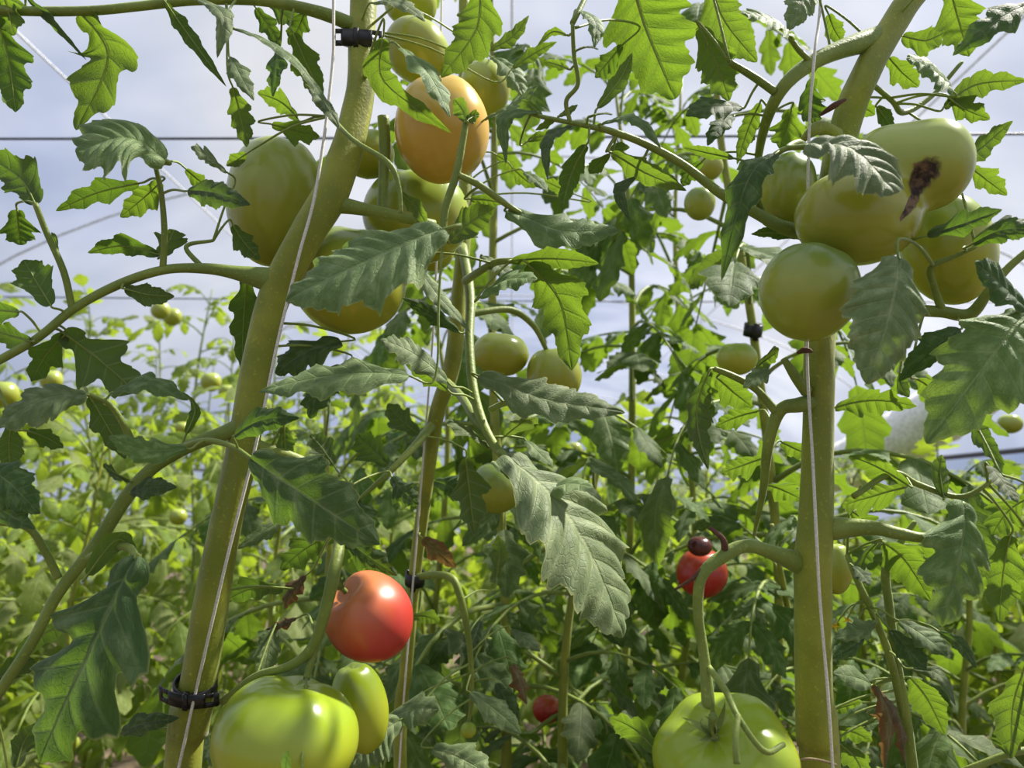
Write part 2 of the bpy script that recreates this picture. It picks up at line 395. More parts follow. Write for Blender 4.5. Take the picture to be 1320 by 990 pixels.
# ---------------------------------------------------------------- tomatoes
def tomato_mesh(rx, ry, rz, lobes, amp, seed, nu=40, nv=28, dimple=.16):
    """axis +Z is the stalk end; returns mesh with the attribute 'along' (-1 blossom end .. 1 stalk end)"""
    rng = random.Random(seed); ph = rng.uniform(0, 6.28); V, Fc, al = [], [], []
    for j in range(nv + 1):
        th = math.pi * j / nv; ct, st = math.cos(th), math.sin(th)
        for i in range(nu):
            a = 2 * math.pi * i / nu
            k = 1 + amp * math.cos(lobes * a + ph) * (.35 + .65 * max(0, ct)) * st ** .6 + .018 * noise.noise(Vector((st * math.cos(a) * 1.4 + seed, st * math.sin(a) * 1.4, ct * 1.4)))
            z = ct * rz - dimple * rz * math.exp(-(st / .34) ** 2) * (ct > 0)
            V.append(Vector((rx * st * math.cos(a) * k, ry * st * math.sin(a) * k, z * k))); al.append(ct)
    for j in range(nv):
        for i in range(nu):
            i2 = (i + 1) % nu; Fc.append((j * nu + i, (j + 1) * nu + i, (j + 1) * nu + i2, j * nu + i2))
    return V, Fc, al
def fattr(me, name, vals):
    at = me.attributes.new(name, 'FLOAT', 'POINT'); at.data.foreach_set('value', vals)
def sepal(rng, az, L, W, lift):
    """curled pointed sepal leaving the stalk end"""
    ang = rng.uniform(.5, 1.9) * rng.choice((1, 1, -.6))
    u = Vector((math.cos(az), math.sin(az), 0)); s = Vector((-math.sin(az), math.cos(az), 0))
    V, Fc = [], []; n = 8; p = Vector((0, 0, 0)); d = lift
    for i in range(n + 1):
        t = i / n; w = W * (1 - t) ** .8 * (.6 + .8 * t * (1 - t) * 2)
        dirv = u * math.cos(d) + Vector((0, 0, 1)) * math.sin(d); nr = Vector((0, 0, 1)) * math.cos(d) - u * math.sin(d)
        for q in (-1, 0, 1): V.append(p + s * (q * w) + nr * (w * .25 * abs(q)))
        p = p + dirv * (L / n); d += ang / n
    for i in range(n):
        for q in (0, 1): k = i * 3 + q; Fc.append((k, k + 3, k + 4, k + 1))
    return V, Fc, [(i // 3 / n * 3, (i % 3) / 2) for i in range(len(V))]
def calyx(parent, size, rz, seed, n=6, stalk=True, mat=None):
    rng = random.Random(seed); z = rz * .90
    its = [xform(sepal(rng, 6.283 * k / n + rng.uniform(-.2, .2), size * rng.uniform(.8, 1.15), size * .15, rng.uniform(.35, 1.0)), Matrix.Translation((0, 0, z))) for k in range(n)]
    c = bpy.data.objects.new('calyx', new_mesh('calyx', *merge(*its)[:2], mat or M_LEAF, merge(*its)[2])); link(c, parent)
    if stalk:
        t = tube([(0, 0, z - .003), (.001, 0, z + size * .35), (.004, .002, z + size * .8)], [size * .13, size * .10, size * .12], 8, 4)
        o = bpy.data.objects.new('fruit_stalk', new_mesh('fruit_stalk', *t, )) if False else bpy.data.objects.new('fruit_stalk', new_mesh('fruit_stalk', t[0], t[1], M_PET, t[2])); link(o, parent)
def tomato(x, y, rxp, ryp, d, mat, label, axis=(0, 1, .1), lobes=5, amp=.03, seed=1, cal=0, group=None, dimple=.16, hi=True):
    """x, y centre and rxp, ryp half width and half height in the photograph's pixels; axis: stalk direction in camera axes"""
    root = empty('tomato', P(x, y, d)); tag(root, label, 'tomato', group)
    ax = cdir(axis).normalized(); rx, rz = rxp * d / F, ryp * d / F
    v, f, al = tomato_mesh(rx, rx * .97, rz, lobes, amp, seed, *((44, 30) if hi else (20, 14)), dimple=dimple)
    me = new_mesh('fruit', v, f, mat); fattr(me, 'along', al); fattr(me, 'scar', [0.0] * len(v))
    root.rotation_euler = ax.to_track_quat('Z', 'Y').to_euler()
    o = bpy.data.objects.new('fruit', me); link(o, root)
    if cal: calyx(root, cal * d / F, rz, seed, 7, mat=M_PET)
    return root

# ---------------------------------------------------------------- the left plant
base = lambda x, d: Vector((P(x, 990, d).x, P(x, 990, d).y, 0))
A = Plant('tomato_plant', base(215, .60), 'tomato plant with thick leaning olive stem, held by two black clips, red fruit below')
A.stalk('main_stem', [(478, -160, .66), (470, -40, .64), (466, 40, .63), (462, 130, .62), (432, 235, .60), (395, 300, .59), (352, 385, .585), (328, 480, .58), (312, 580, .575), (290, 680, .57), (272, 780, .57), (258, 870, .57), (245, 945, .57), (235, 1010, .57)],
        [34, 34, 34, 37, 44, 44, 40, 38, 40, 40, 44, 46, 46, 46], M_STEM, 20, 8, .05, .06, ground=True)
A.stalk('leaf_rachis', [(352, 362, .585), (305, 352, .58), (262, 346, .575), (210, 348, .57), (150, 368, .565), (95, 398, .56), (45, 438, .555), (-30, 480, .55)], [36, 19, 14, 12, 12, 11, 11, 11])
A.stalk('leaf_rachis', [(210, 346, .57), (212, 300, .565), (208, 250, .56), (200, 212, .555)], [9, 8, 7, 6])
A.stalk('leaf_rachis', [(93, 398, .56), (82, 350, .555), (60, 300, .55), (45, 262, .545)], [9, 9, 8, 7])
A.stalk('leaf_rachis', [(262, 346, .575), (240, 318, .58), (275, 310, .59)], [7, 6, 4])
A.stalk('leaf_rachis', [(322, 548, .575), (290, 558, .57), (245, 575, .565), (195, 605, .56), (160, 645, .555), (125, 700, .55), (75, 765, .545), (40, 830, .54), (-10, 905, .54)], [36, 21, 17, 17, 18, 17, 15, 14, 14])
A.stalk('leaf_rachis', [(168, 565, .555), (158, 545, .55), (140, 520, .545), (112, 508, .54)], [10, 9, 8, 6])
A.stalk('leaf_rachis', [(235, 576, .565), (265, 568, .55), (298, 575, .54), (325, 592, .53)], [8, 8, 7, 6])
A.stalk('leaf_rachis', [(75, 745, .545), (58, 710, .54), (35, 680, .535), (-10, 672, .53)], [11, 10, 9, 9])
A.stalk('leaf_rachis', [(108, 722, .55), (140, 708, .53), (165, 705, .515), (178, 722, .50)], [10, 11, 10, 8])
A.stalk('leaf_rachis', [(470, 40, .63), (430, 22, .62), (380, 8, .61), (330, 0, .60), (250, 0, .59), (180, 8, .58), (110, 14, .57), (20, 14, .56), (-30, 8, .56)], [20, 17, 15, 14, 13, 12, 12, 12, 12])
A.stalk('truss_stalk', [(425, 262, .60), (460, 268, .60), (500, 276, .61), (560, 290, .63)], [26, 18, 15, 13])
A.stalk('truss_stalk', [(494, 150, .63), (496, 190, .63), (494, 240, .622), (492, 275, .612)], [15, 15, 13, 12])
A.stalk('leaf_rachis', [(425, 150, .60), (455, 180, .57), (500, 210, .56), (514, 240, .56), (517, 275, .56)], [7, 6, 8, 6, 5])
A.stalk('truss_stalk', [(570, 315, .55), (574, 270, .55), (588, 225, .55), (596, 185, .55), (601, 155, .55)], [9, 10, 10, 9, 8])
A.stalk('truss_stalk', [(590, 225, .55), (620, 240, .555), (655, 265, .56), (690, 285, .565)], [8, 9, 8, 3])
A.stalk('truss_stalk', [(286, 905, .57), (330, 872, .56), (375, 858, .55), (405, 830, .548), (421, 780, .546), (431, 735, .55), (438, 695, .575), (432, 640, .62), (400, 600, .60), (318, 570, .575)], [10, 10, 12, 14, 16, 17, 14, 12, 13, 18])
A.stalk('truss_stalk', [(408, 826, .56), (400, 855, .55), (395, 875, .54)], [12, 10, 9])
LA = [
 ([(-5, 20), (20, 145)], 70, .56, 'D', 3.5, .4), ([(-5, -25), (18, 46)], 42, .55, 'U', 3, .3),
 ([(103, 16), (134, 78), (98, 168)], 84, .57, 'U', 3, .62), ([(35, -2), (75, 35), (112, 78)], 14, .56, 'L', 3, .2),
 ([(214, 207), (165, 186), (98, 198)], 84, .545, 'F', 4, .28), ([(180, 236), (125, 250), (72, 272)], 38, .57, 'D', 3, .3), ([(208, 234), (155, 280)], 42, .58, 'U', 3, .25),
 ([(242, 246), (282, 252), (323, 264)], 42, .54, 'G', 4, .15), ([(292, 222), (246, 190)], 24, .60, 'F', 3, .3), ([(240, 218), (266, 240)], 24, .60, 'U', 2, .2), ([(318, 198), (292, 214)], 22, .62, 'U', 2, .2),
 ([(213, 3), (245, 45), (292, 112)], 24, .57, 'D', 4, .2), ([(255, 0), (288, 30), (280, 75)], 30, .57, 'F', 3, .2), ([(298, 74), (327, 130)], 32, .58, 'F', 3, .2),
 ([(300, 112), (318, 190)], 38, .60, 'U', 4, .3), ([(300, 36), (372, 92), (438, 162)], 20, .56, 'T', 4, .15), ([(378, 42), (416, 126)], 44, .60, 'U', 3, .2),
 ([(384, 152), (332, 120)], 38, .61, 'U', 3, .3), ([(350, 160), (412, 176)], 36, .62, 'U', 3, .3), ([(400, 114), (438, 166)], 26, .56, 'F', 3, .2), ([(360, 60), (352, 125)], 30, .63, 'G', 3, .3),
 ([(46, 264), (25, 230), (-20, 200)], 64, .55, 'D', 3, .25), ([(22, 270), (26, 316)], 50, .56, 'D', 3, .3), ([(206, 328), (160, 320), (113, 326)], 34, .57, 'D', 3, .25), ([(206, 330), (225, 296)], 46, .58, 'U', 3, .3),
 ([(300, 290), (335, 335)], 34, .61, 'D', 3, .25), ([(330, 10), (362, 60)], 30, .62, 'D', 3, .3), ([(395, 10), (372, 58)], 30, .62, 'D', 3, .3), ([(345, 0), (400, 40)], 34, .64, 'D', 3, .3),
 ([(66, 394), (45, 360), (30, 335)], 56, .55, 'D', 3, .2), ([(160, 372), (225, 382)], 34, .56, 'D', 3, .15), ([(25, 402), (-25, 400)], 34, .55, 'D', 3, .2), ([(42, 440), (-15, 424)], 40, .55, 'D', 3, .2), ([(75, 330), (66, 300)], 20, .56, 'U', 2, .2),
 ([(80, 428), (128, 465), (178, 508)], 92, .57, 'D', 2.5, .6), ([(85, 430), (40, 492)], 50, .57, 'D', 2.5, .4), ([(112, 509), (58, 520), (-8, 550)], 56, .535, 'F', 4, .2), ([(145, 506), (190, 498), (243, 516)], 40, .545, 'F', 3, .35),
 ([(15, 545), (15, 618)], 36, .55, 'D', 4, .15), ([(-20, 600), (20, 625), (52, 662)], 66, .52, 'G', 4, .2), ([(35, 555), (82, 577)], 30, .56, 'D', 3, .3), ([(115, 510), (138, 550), (162, 592)], 46, .57, 'D', 3, .3),
 ([(242, 578), (190, 584), (140, 562)], 40, .535, 'F', 4, .2), ([(166, 620), (133, 600)], 28, .55, 'G', 3, .25), ([(168, 635), (228, 628)], 34, .55, 'G', 3, .2), ([(240, 560), (250, 530), (235, 505)], 14, .57, 'U', 2, .2),
 ([(302, 562), (340, 545), (386, 539)], 42, .53, 'G', 3, .15), ([(322, 590), (400, 640), (490, 702)], 112, .53, 'G', 3.5, .22), ([(320, 350), (312, 480)], 48, .60, 'D', 4, .35), ([(440, 440), (355, 482)], 62, .63, 'G', 3, .4), ([(440, 470), (400, 540)], 50, .64, 'G', 3, .4), ([(366, 550), (372, 598)], 28, .58, 'D', 3, .15),
 ([(178, 716), (138, 835), (52, 984)], 152, .50, 'G', 3.5, .42), ([(112, 742), (148, 700), (178, 712)], 34, .51, 'U', 2, .15), ([(-40, 640), (46, 682)], 46, .52, 'G', 3, .2),
 ([(365, 670), (305, 708)], 24, .60, 'F', 3, .2), ([(430, 690), (362, 735)], 54, .62, 'D', 3, .35), ([(365, 758), (288, 776)], 44, .60, 'D', 3, .35), ([(356, 808), (338, 882)], 38, .60, 'T', 4, .2), ([(155, 945), (232, 925)], 32, .57, 'G', 3, .2), ([(100, 800), (10, 862)], 34, .56, 'D', 3, .2),
 ([(378, 1020), (372, 968)], 34, .45, 'G', 3, .2), ([(-10, 880), (45, 850)], 40, .55, 'D', 3, .2), ([(20, 990), (50, 930)], 36, .56, 'D', 3, .2),
 ([(482, 4), (515, 12), (548, 28)], 30, .60, 'F', 3, .15), ([(494, 48), (492, 110), (582, 172)], 44, .56, 'U', 4, .2), ([(516, 62), (548, 105), (580, 152)], 42, .565, 'T', 3, .2), ([(618, -24), (612, 40), (568, 100)], 70, .58, 'U', 4, .25),
 ([(602, 156), (585, 128)], 30, .545, 'U', 2, .2), ([(600, 156), (618, 148)], 20, .545, 'U', 2, .2), ([(632, 64), (660, 50), (682, 20)], 22, .66, 'U', 3, .2), ([(660, 88), (690, 70), (718, 54)], 20, .68, 'U', 3, .2), ([(638, 75), (676, 128)], 38, .72, 'F', 3, .3), ([(625, 154), (660, 140), (694, 110)], 20, .60, 'F', 3, .2),
 ([(572, 296), (478, 346), (368, 388)], 104, .485, 'T', 4.5, .16), ([(515, 248), (552, 294)], 24, .57, 'U', 3, .2), ([(580, 312), (605, 290), (638, 268)], 46, .555, 'U', 3, .1), ([(606, 256), (648, 262)], 24, .58, 'U', 3, .2), ([(652, 272), (720, 308), (800, 298)], 52, .565, 'F', 4, .15),
 ([(528, 484), (430, 496), (333, 506)], 50, .52, 'T', 4, .2), ([(440, 690), (512, 742)], 44, .64, 'G', 3, .3), ([(505, 615), (540, 650)], 40, .66, 'G', 3, .3),
]
for pts, w, d, fc, lo, dp in LA: A.leaf(pts, w, d, fc, lobes=lo, depth=dp, dz=-.025 if fc in 'FTG' else .01)
for pts, w, d in (([(394, 742), (366, 786)], 26, .60), ([(382, 797), (342, 812)], 16, .60)): A.leaf(pts, w, d, 'F', mat=M_DRY, lobes=3, depth=.3, wav=.5, curl=.6)

# ---------------------------------------------------------------- the middle plant, just behind
B = Plant('tomato_plant', base(560, .82), 'tomato plant between the two thick stems, long grey-green leaf hanging in front')
B.stalk('main_stem', [(600, -120, .84), (598, 60, .82), (600, 200, .79), (598, 300, .77), (592, 380, .76), (583, 470, .76), (562, 540, .77), (548, 640, .78), (535, 740, .79), (524, 860, .80), (516, 1000, .80)], [14, 15, 16, 18, 20, 22, 20, 18, 17, 17, 17], M_STEM, 14, 8, .04, .05, ground=True)
B.stalk('leaf_rachis', [(596, 318, .76), (606, 380, .70), (605, 440, .66), (610, 500, .63), (622, 545, .61), (640, 578, .59), (665, 600, .575)], [13, 13, 12, 13, 13, 12, 10])
B.stalk('leaf_rachis', [(576, 492, .72), (595, 512, .66), (612, 540, .62), (632, 565, .60)], [10, 11, 12, 12])
B.stalk('leaf_rachis', [(600, 362, .70), (618, 350, .66), (640, 338, .63), (668, 336, .61)], [11, 10, 9, 8])
B.stalk('truss_stalk', [(594, 410, .76), (622, 402, .77), (660, 400, .79), (688, 420, .80), (705, 452, .81)], [10, 9, 9, 8, 6])
B.stalk('leaf_rachis', [(632, 528, .61), (650, 520, .60), (668, 520, .59)], [8, 8, 7])
B.stalk('leaf_rachis', [(560, 545, .77), (530, 580, .74), (495, 615, .72), (455, 650, .71)], [13, 10, 8, 3])
B.stalk('leaf_rachis', [(524, 745, .79), (575, 742, .77), (592, 765, .76), (605, 830, .76), (608, 900, .77), (604, 930, .78)], [9, 10, 10, 8, 6, 4])
LB = [
 ([(676, 622), (655, 616), (634, 598)], 40, .572, 'T', 2, .15), ([(690, 640), (725, 628), (764, 628)], 40, .572, 'T', 2, .2), ([(698, 668), (668, 650)], 34, .572, 'T', 2, .15),
 ([(648, 586), (725, 690), (803, 822)], 120, .565, 'T', 4.5, .10), ([(616, 484), (700, 524), (806, 532)], 62, .585, 'F', 4, .22), ([(650, 562), (692, 538)], 32, .60, 'T', 3, .2), ([(630, 577), (576, 540)], 32, .60, 'S', 3, .2),
 ([(532, 338), (562, 388), (606, 428)], 26, .60, 'F', 4, .15), ([(592, 428), (518, 384)], 26, .66, 'G', 3, .2), ([(620, 382), (650, 366), (692, 360)], 42, .60, 'F', 3, .15), ([(658, 336), (715, 338), (772, 340)], 36, .60, 'U', 3, .15), ([(680, 340), (722, 395), (737, 478)], 82, .60, 'U', 3.5, .3),
 ([(622, 330), (662, 366)], 32, .66, 'F', 3, .2), ([(577, 492), (532, 462), (490, 438)], 42, .60, 'F', 4, .2), ([(577, 502), (523, 470)], 30, .60, 'U', 3, .2), ([(678, 568), (712, 602)], 26, .61, 'F', 3, .2),
 ([(660, 216), (690, 242)], 26, .75, 'U', 3, .2), ([(676, 222), (706, 248)], 22, .72, 'F', 3, .2), ([(740, 250), (700, 232)], 22, .78, 'U', 3, .2), ([(640, 200), (668, 226)], 22, .8, 'U', 3, .2),
 ([(503, 925), (566, 914)], 52, .70, 'F', 3, .2), ([(516, 928), (452, 988)], 72, .68, 'F', 4, .2), ([(558, 964), (634, 1002)], 54, .70, 'F', 3, .25), ([(606, 892), (640, 920), (672, 946)], 36, .74, 'F', 3, .1), ([(640, 880), (668, 935)], 30, .76, 'G', 3, .1), ([(528, 795), (566, 802)], 22, .76, 'U', 3, .1),
 ([(660, 812), (696, 840)], 24, .80, 'F', 3, .1), ([(620, 800), (600, 850)], 30, .8, 'G', 3, .2), ([(640, 745), (642, 690)], 28, .82, 'U', 3, .2), ([(455, 640), (470, 700)], 46, .72, 'G', 3, .3), ([(500, 600), (460, 560)], 50, .74, 'D', 3, .3), ([(560, 620), (600, 640)], 40, .8, 'G', 3, .3), ([(540, 560), (500, 520)], 40, .78, 'D', 3, .3), ([(600, 590), (612, 690)], 56, .74, 'D', 3, .3), ([(430, 600), (400, 560)], 40, .74, 'D', 3, .3),
]
for pts, w, d, fc, lo, dp in LB: B.leaf(pts, w, d, fc, lobes=lo, depth=dp, dz=-.03 if fc in 'FTG' else .01)
B.leaf([(545, 694), (588, 732)], 32, .76, 'L', mat=M_DRY, lobes=3, depth=.2, wav=.4); B.leaf([(660, 856), (679, 908)], 26, .78, 'F', mat=M_DRY, lobes=3, depth=.3, wav=.5, curl=.6)

# ---------------------------------------------------------------- the right plant
C = Plant('tomato_plant', base(1062, .55), 'tomato plant with thick upright stem and a scarred, misshapen fruit')
C.stalk('main_stem', [(1260, -110, .62), (1190, -25, .60), (1148, 35, .59), (1112, 100, .58), (1088, 165, .582), (1072, 260, .59), (1062, 360, .575), (1057, 450, .555), (1056, 550, .55), (1054, 650, .545), (1050, 740, .54), (1050, 850, .54), (1054, 960, .54), (1060, 1010, .54)],
        [34, 34, 34, 36, 38, 38, 38, 38, 38, 42, 46, 46, 48, 50], M_STEM, 20, 8, .08, .07, ground=True)
C.stalk('side_shoot', [(1142, 46, .59), (1080, 65, .57), (1040, 85, .56), (1010, 112, .555), (990, 150, .57), (978, 200, .60), (975, 260, .63)], [32, 23, 20, 17, 14, 10, 4])
C.stalk('leaf_rachis', [(998, 118, .555), (970, 98, .55), (940, 80, .545)], [11, 10, 8])
C.stalk('leaf_rachis', [(1048, 82, .56), (1030, 65, .55), (1018, 48, .545)], [8, 7, 6])
C.stalk('truss_stalk', [(1078, 175, .565), (1058, 165, .555), (1046, 170, .55), (1035, 180, .55)], [20, 19, 14, 8], M_STEM)
C.stalk('truss_stalk', [(1045, 302, .575), (1010, 293, .554), (975, 275, .56), (930, 250, .565), (880, 212, .56), (830, 185, .555), (790, 170, .55), (760, 163, .55)], [22, 18, 15, 13, 11, 10, 9, 7])
C.stalk('leaf_rachis', [(984, 278, .57), (976, 250, .56), (985, 215, .55), (1010, 193, .54), (1042, 190, .53)], [9, 8, 8, 7, 6])
C.stalk('leaf_rachis', [(760, 163, .55), (735, 158, .55), (705, 152, .55), (680, 146, .55)], [7, 6, 6, 4])
C.stalk('leaf_rachis', [(735, 158, .55), (730, 130, .545), (745, 108, .54), (740, 70, .535), (738, 30, .53)], [6, 6, 6, 6, 5])
C.stalk('leaf_rachis', [(1058, 682, .545), (1120, 680, .53), (1160, 688, .52), (1195, 692, .515), (1226, 672, .52), (1242, 648, .525)], [34, 20, 16, 12, 8, 6])
C.stalk('truss_stalk', [(1052, 735, .553), (995, 712, .53), (962, 704, .52), (935, 715, .515), (905, 742, .51), (900, 790, .51), (908, 850, .51), (914, 915, .505)], [36, 20, 17, 18, 15, 13, 14, 18])
C.stalk('truss_stalk', [(912, 858, .51), (935, 890, .483), (952, 925, .458), (985, 968, .448), (1010, 960, .462)], [8, 9, 8, 8, 7])
C.stalk('truss_stalk', [(952, 922, .458), (948, 955, .444), (950, 985, .439)], [7, 8, 9])
C.stalk('truss_stalk', [(1180, 400, .56), (1215, 402, .555), (1250, 405, .55), (1275, 375, .54), (1300, 345, .535), (1335, 315, .53)], [16, 15, 16, 12, 10, 9])
C.stalk('truss_stalk', [(1215, 402, .555), (1204, 370, .55), (1200, 345, .54), (1232, 330, .535), (1258, 318, .53)], [11, 9, 8, 6, 5])
C.stalk('side_shoot', [(1056, 518, .55), (1030, 522, .545), (1005, 530, .55), (990, 575, .56), (984, 630, .58), (972, 690, .62)], [24, 20, 17, 14, 10, 4])
C.stalk('leaf_rachis', [(1000, 530, .55), (975, 502, .55), (945, 485, .55), (920, 475, .55)], [12, 10, 9, 7])
C.stalk('side_shoot', [(1040, 505, .545), (1025, 485, .54), (1010, 462, .54)], [16, 13, 8])
C.stalk('side_shoot', [(1180, 1020, .62), (1168, 930, .61), (1155, 850, .60), (1146, 780, .60), (1142, 735, .60), (1160, 700, .60), (1180, 672, .60)], [14, 14, 12, 11, 11, 9, 6])
C.stalk('side_shoot', [(1166, 930, .61), (1148, 850, .595), (1125, 790, .59), (1108, 755, .59), (1092, 715, .60)], [10, 10, 9, 9, 7])
C.stalk('leaf_rachis', [(1335, 965, .56), (1300, 972, .56), (1240, 995, .57), (1200, 1010, .6)], [9, 9, 9, 8])
C.stalk('leaf_rachis', [(1120, 105, .58), (1150, 130, .6), (1165, 145, .62), (1200, 125, .63), (1240, 80, .63)], [7, 7, 8, 6, 5])
C.stalk('leaf_rachis', [(1100, 640, .56), (1150, 610, .57), (1185, 625, .57), (1240, 640, .56), (1290, 612, .56)], [8, 8, 8, 7, 5])
LC = [
 ([(812, -34), (832, 40), (870, 128)], 142, .60, 'U', 4, .28), ([(745, 14), (764, 34), (766, 62)], 28, .54, 'F', 3, .15), ([(731, 45), (712, 42), (692, 60)], 12, .54, 'U', 3, .2), ([(734, 89), (702, 79)], 15, .54, 'U', 3, .3), ([(740, 66), (772, 64)], 12, .54, 'F', 3, .2), ([(802, 58), (767, 100)], 32, .62, 'D', 3, .3),
 ([(770, 140), (798, 104), (815, 68)], 26, .55, 'U', 3, .15), ([(694, 145), (648, 160), (652, 212)], 26, .55, 'F', 4, .15), ([(737, 162), (708, 185), (706, 233)], 20, .55, 'G', 4, .15), ([(756, 186), (740, 225), (724, 272)], 34, .545, 'D', 4, .2), ([(774, 160), (815, 160), (852, 192)], 20, .54, 'F', 4, .15), ([(788, 196), (830, 226), (885, 246)], 38, .55, 'U', 4, .2),
 ([(786, 198), (760, 224)], 22, .56, 'D', 2, .1), ([(784, 194), (812, 190)], 18, .56, 'D', 2, .1), ([(680, 182), (709, 174)], 14, .6, 'U', 2, .1), ([(818, 228), (799, 250), (812, 286)], 20, .56, 'G', 3, .1), ([(760, 150), (790, 148)], 12, .54, 'F', 3, .1), ([(720, 150), (745, 135)], 12, .55, 'U', 3, .2), ([(700, 150), (672, 128)], 12, .55, 'U', 3, .2), ([(715, 155), (690, 168)], 12, .55, 'U', 3, .2),
 ([(915, -22), (936, 30), (976, 80)], 66, .56, 'U', 4, .2), ([(902, 36), (926, 86), (940, 130)], 62, .55, 'U', 4, .25), ([(1021, 49), (990, 34), (956, 18)], 52, .535, 'T', 4, .15), ([(1048, -20), (1015, 40)], 48, .56, 'F', 4, .2), ([(1068, 18), (1086, 56)], 28, .6, 'U', 3, .15), ([(1224, -18), (1238, 30), (1249, 73)], 66, .54, 'U', 3.5, .3),
 ([(1163, 46), (1195, 54), (1222, 40)], 44, .60, 'U', 3, .3), ([(1330, 4), (1280, 36), (1228, 72)], 50, .54, 'G', 3, .35), ([(1146, 74), (1184, 112)], 42, .62, 'U', 3, .3), ([(1226, 116), (1198, 98), (1168, 76)], 54, .56, 'F', 4, .15), ([(1216, 138), (1262, 112), (1325, 104)], 42, .58, 'U', 4, .3), ([(1222, 126), (1276, 154)], 38, .58, 'U', 3, .35),
 ([(1242, 210), (1272, 190), (1306, 156)], 34, .56, 'U', 3, .1), ([(1250, 215), (1298, 252)], 36, .60, 'U', 3, .3), ([(1130, 138), (1152, 168)], 24, .6, 'D', 2, .1), ([(1098, 132), (1128, 148)], 28, .62, 'U', 3, .2), ([(1040, 188), (1092, 202), (1153, 250)], 76, .472, 'F', 3.5, .25),
 ([(1000, 198), (964, 245), (930, 362)], 52, .535, 'G', 4, .25), ([(956, 138), (884, 150)], 42, .56, 'G', 3, .2), ([(946, 150), (912, 188)], 30, .57, 'G', 3, .2), ([(980, 132), (950, 212)], 28, .57, 'U', 4, .15), ([(1020, 140), (1006, 192)], 48, .58, 'U', 3, .35), ([(1048, 100), (1052, 160)], 42, .60, 'D', 3, .35), ([(946, 204), (880, 190)], 18, .57, 'U', 3, .1), ([(905, 208), (880, 240)], 24, .6, 'D', 3, .1),
 ([(1194, 304), (1242, 290), (1292, 270)], 36, .50, 'G', 3, .3), ([(1254, 314), (1290, 300), (1335, 296)], 40, .50, 'G', 3, .2), ([(1034, 306), (968, 302)], 20, .57, 'D', 3, .1), ([(1158, 332), (1140, 405), (1118, 496)], 112, .463, 'F', 4.5, .14), ([(1322, 404), (1272, 468), (1194, 572)], 142, .505, 'F', 4, .25), ([(1322, 398), (1256, 338)], 56, .50, 'G', 3, .25),
 ([(1238, 424), (1200, 452), (1158, 492)], 44, .54, 'G', 3, .2), ([(1076, 525), (1130, 522), (1182, 524)], 46, .57, 'U', 4, .25), ([(1182, 488), (1212, 522)], 34, .56, 'U', 3, .2), ([(1160, 480), (1172, 512)], 22, .58, 'D', 2, .1), ([(914, 478), (904, 540), (913, 606)], 38, .545, 'D', 4, .15), ([(926, 488), (968, 524)], 48, .56, 'U', 3, .2), ([(974, 474), (1004, 452)], 32, .55, 'U', 2, .1), ([(992, 477), (958, 500)], 28, .54, 'F', 3, .2),
 ([(976, 530), (922, 550)], 30, .58, 'U', 3, .2), ([(1008, 570), (1046, 588)], 30, .58, 'U', 3, .2), ([(985, 590), (930, 610)], 36, .58, 'U', 3, .3), ([(990, 625), (1035, 645)], 40, .6, 'U', 3, .3), ([(1172, 626), (1130, 605), (1094, 588)], 34, .56, 'U', 3, .2), ([(1166, 628), (1084, 652)], 46, .57, 'U', 4, .3), ([(1216, 642), (1214, 586)], 26, .56, 'U', 2, .1), ([(1274, 600), (1312, 648)], 26, .55, 'F', 3, .15),
 ([(1242, 646), (1228, 720), (1214, 808)], 96, .525, 'F', 3.5, .38), ([(1302, 690), (1288, 802)], 60, .56, 'U', 3, .25), ([(1330, 640), (1278, 690)], 44, .57, 'U', 3, .3), ([(1140, 700), (1170, 730), (1200, 775)], 62, .58, 'U', 4, .2), ([(1128, 803), (1074, 824)], 34, .57, 'F', 4, .3), ([(1114, 822), (1068, 848)], 26, .57, 'G', 3, .1), ([(1148, 812), (1194, 864)], 38, .56, 'G', 3, .15), ([(1158, 800), (1222, 846)], 34, .56, 'F', 3, .2), ([(1210, 814), (1238, 832), (1259, 862)], 20, .56, 'G', 3, .1),
 ([(1176, 862), (1208, 872), (1232, 910)], 18, .56, 'F', 3, .1), ([(1174, 874), (1218, 948)], 50, .60, 'U', 4, .15), ([(1122, 882), (1074, 868)], 36, .60, 'T', 2, .05), ([(1070, 916), (1110, 906)], 28, .60, 'U', 2, .1), ([(1074, 940), (1124, 956)], 36, .60, 'U', 3, .2), ([(1085, 960), (1118, 1010)], 40, .60, 'U', 3, .2), ([(1318, 868), (1304, 978)], 56, .53, 'U', 3, .2), ([(1300, 972), (1284, 940)], 26, .55, 'U', 2, .1), ([(848, 968), (786, 924)], 38, .52, 'U', 3, .1), ([(1130, 700), (1110, 740)], 24, .58, 'D', 2, .1), ([(1100, 730), (1122, 755)], 24, .57, 'G', 3, .3),
 ([(1250, 540), (1295, 600)], 30, .62, 'D', 3, .2), ([(1100, 660), (1130, 690)], 40, .60, 'U', 3, .3), ([(1320, 720), (1255, 735)], 30, .58, 'U', 3, .3),
]
for pts, w, d, fc, lo, dp in LC: C.leaf(pts, w, d, fc, lobes=lo, depth=dp, dz=-.025 if fc in 'FTG' else .01)
part('scar_flap', tube([P(1058, 148, .55), P(1075, 136, .54), P(1090, 128, .54)], [.001, .0022, .001], 7, 5, bump=.4), M_SCAB, C.root)
part('scar_flap', tube([P(1028, 455, .54), P(1038, 451, .535), P(1047, 453, .535)], [.001, .0022, .001], 7, 5, bump=.4), M_SCAB, C.root)
part('dry_stub', tube([P(935, 712, .515), P(932, 695, .51), P(915, 680, .51)], [.0025, .002, .0016], 7, 5, bump=.3), M_SCAB, C.root)
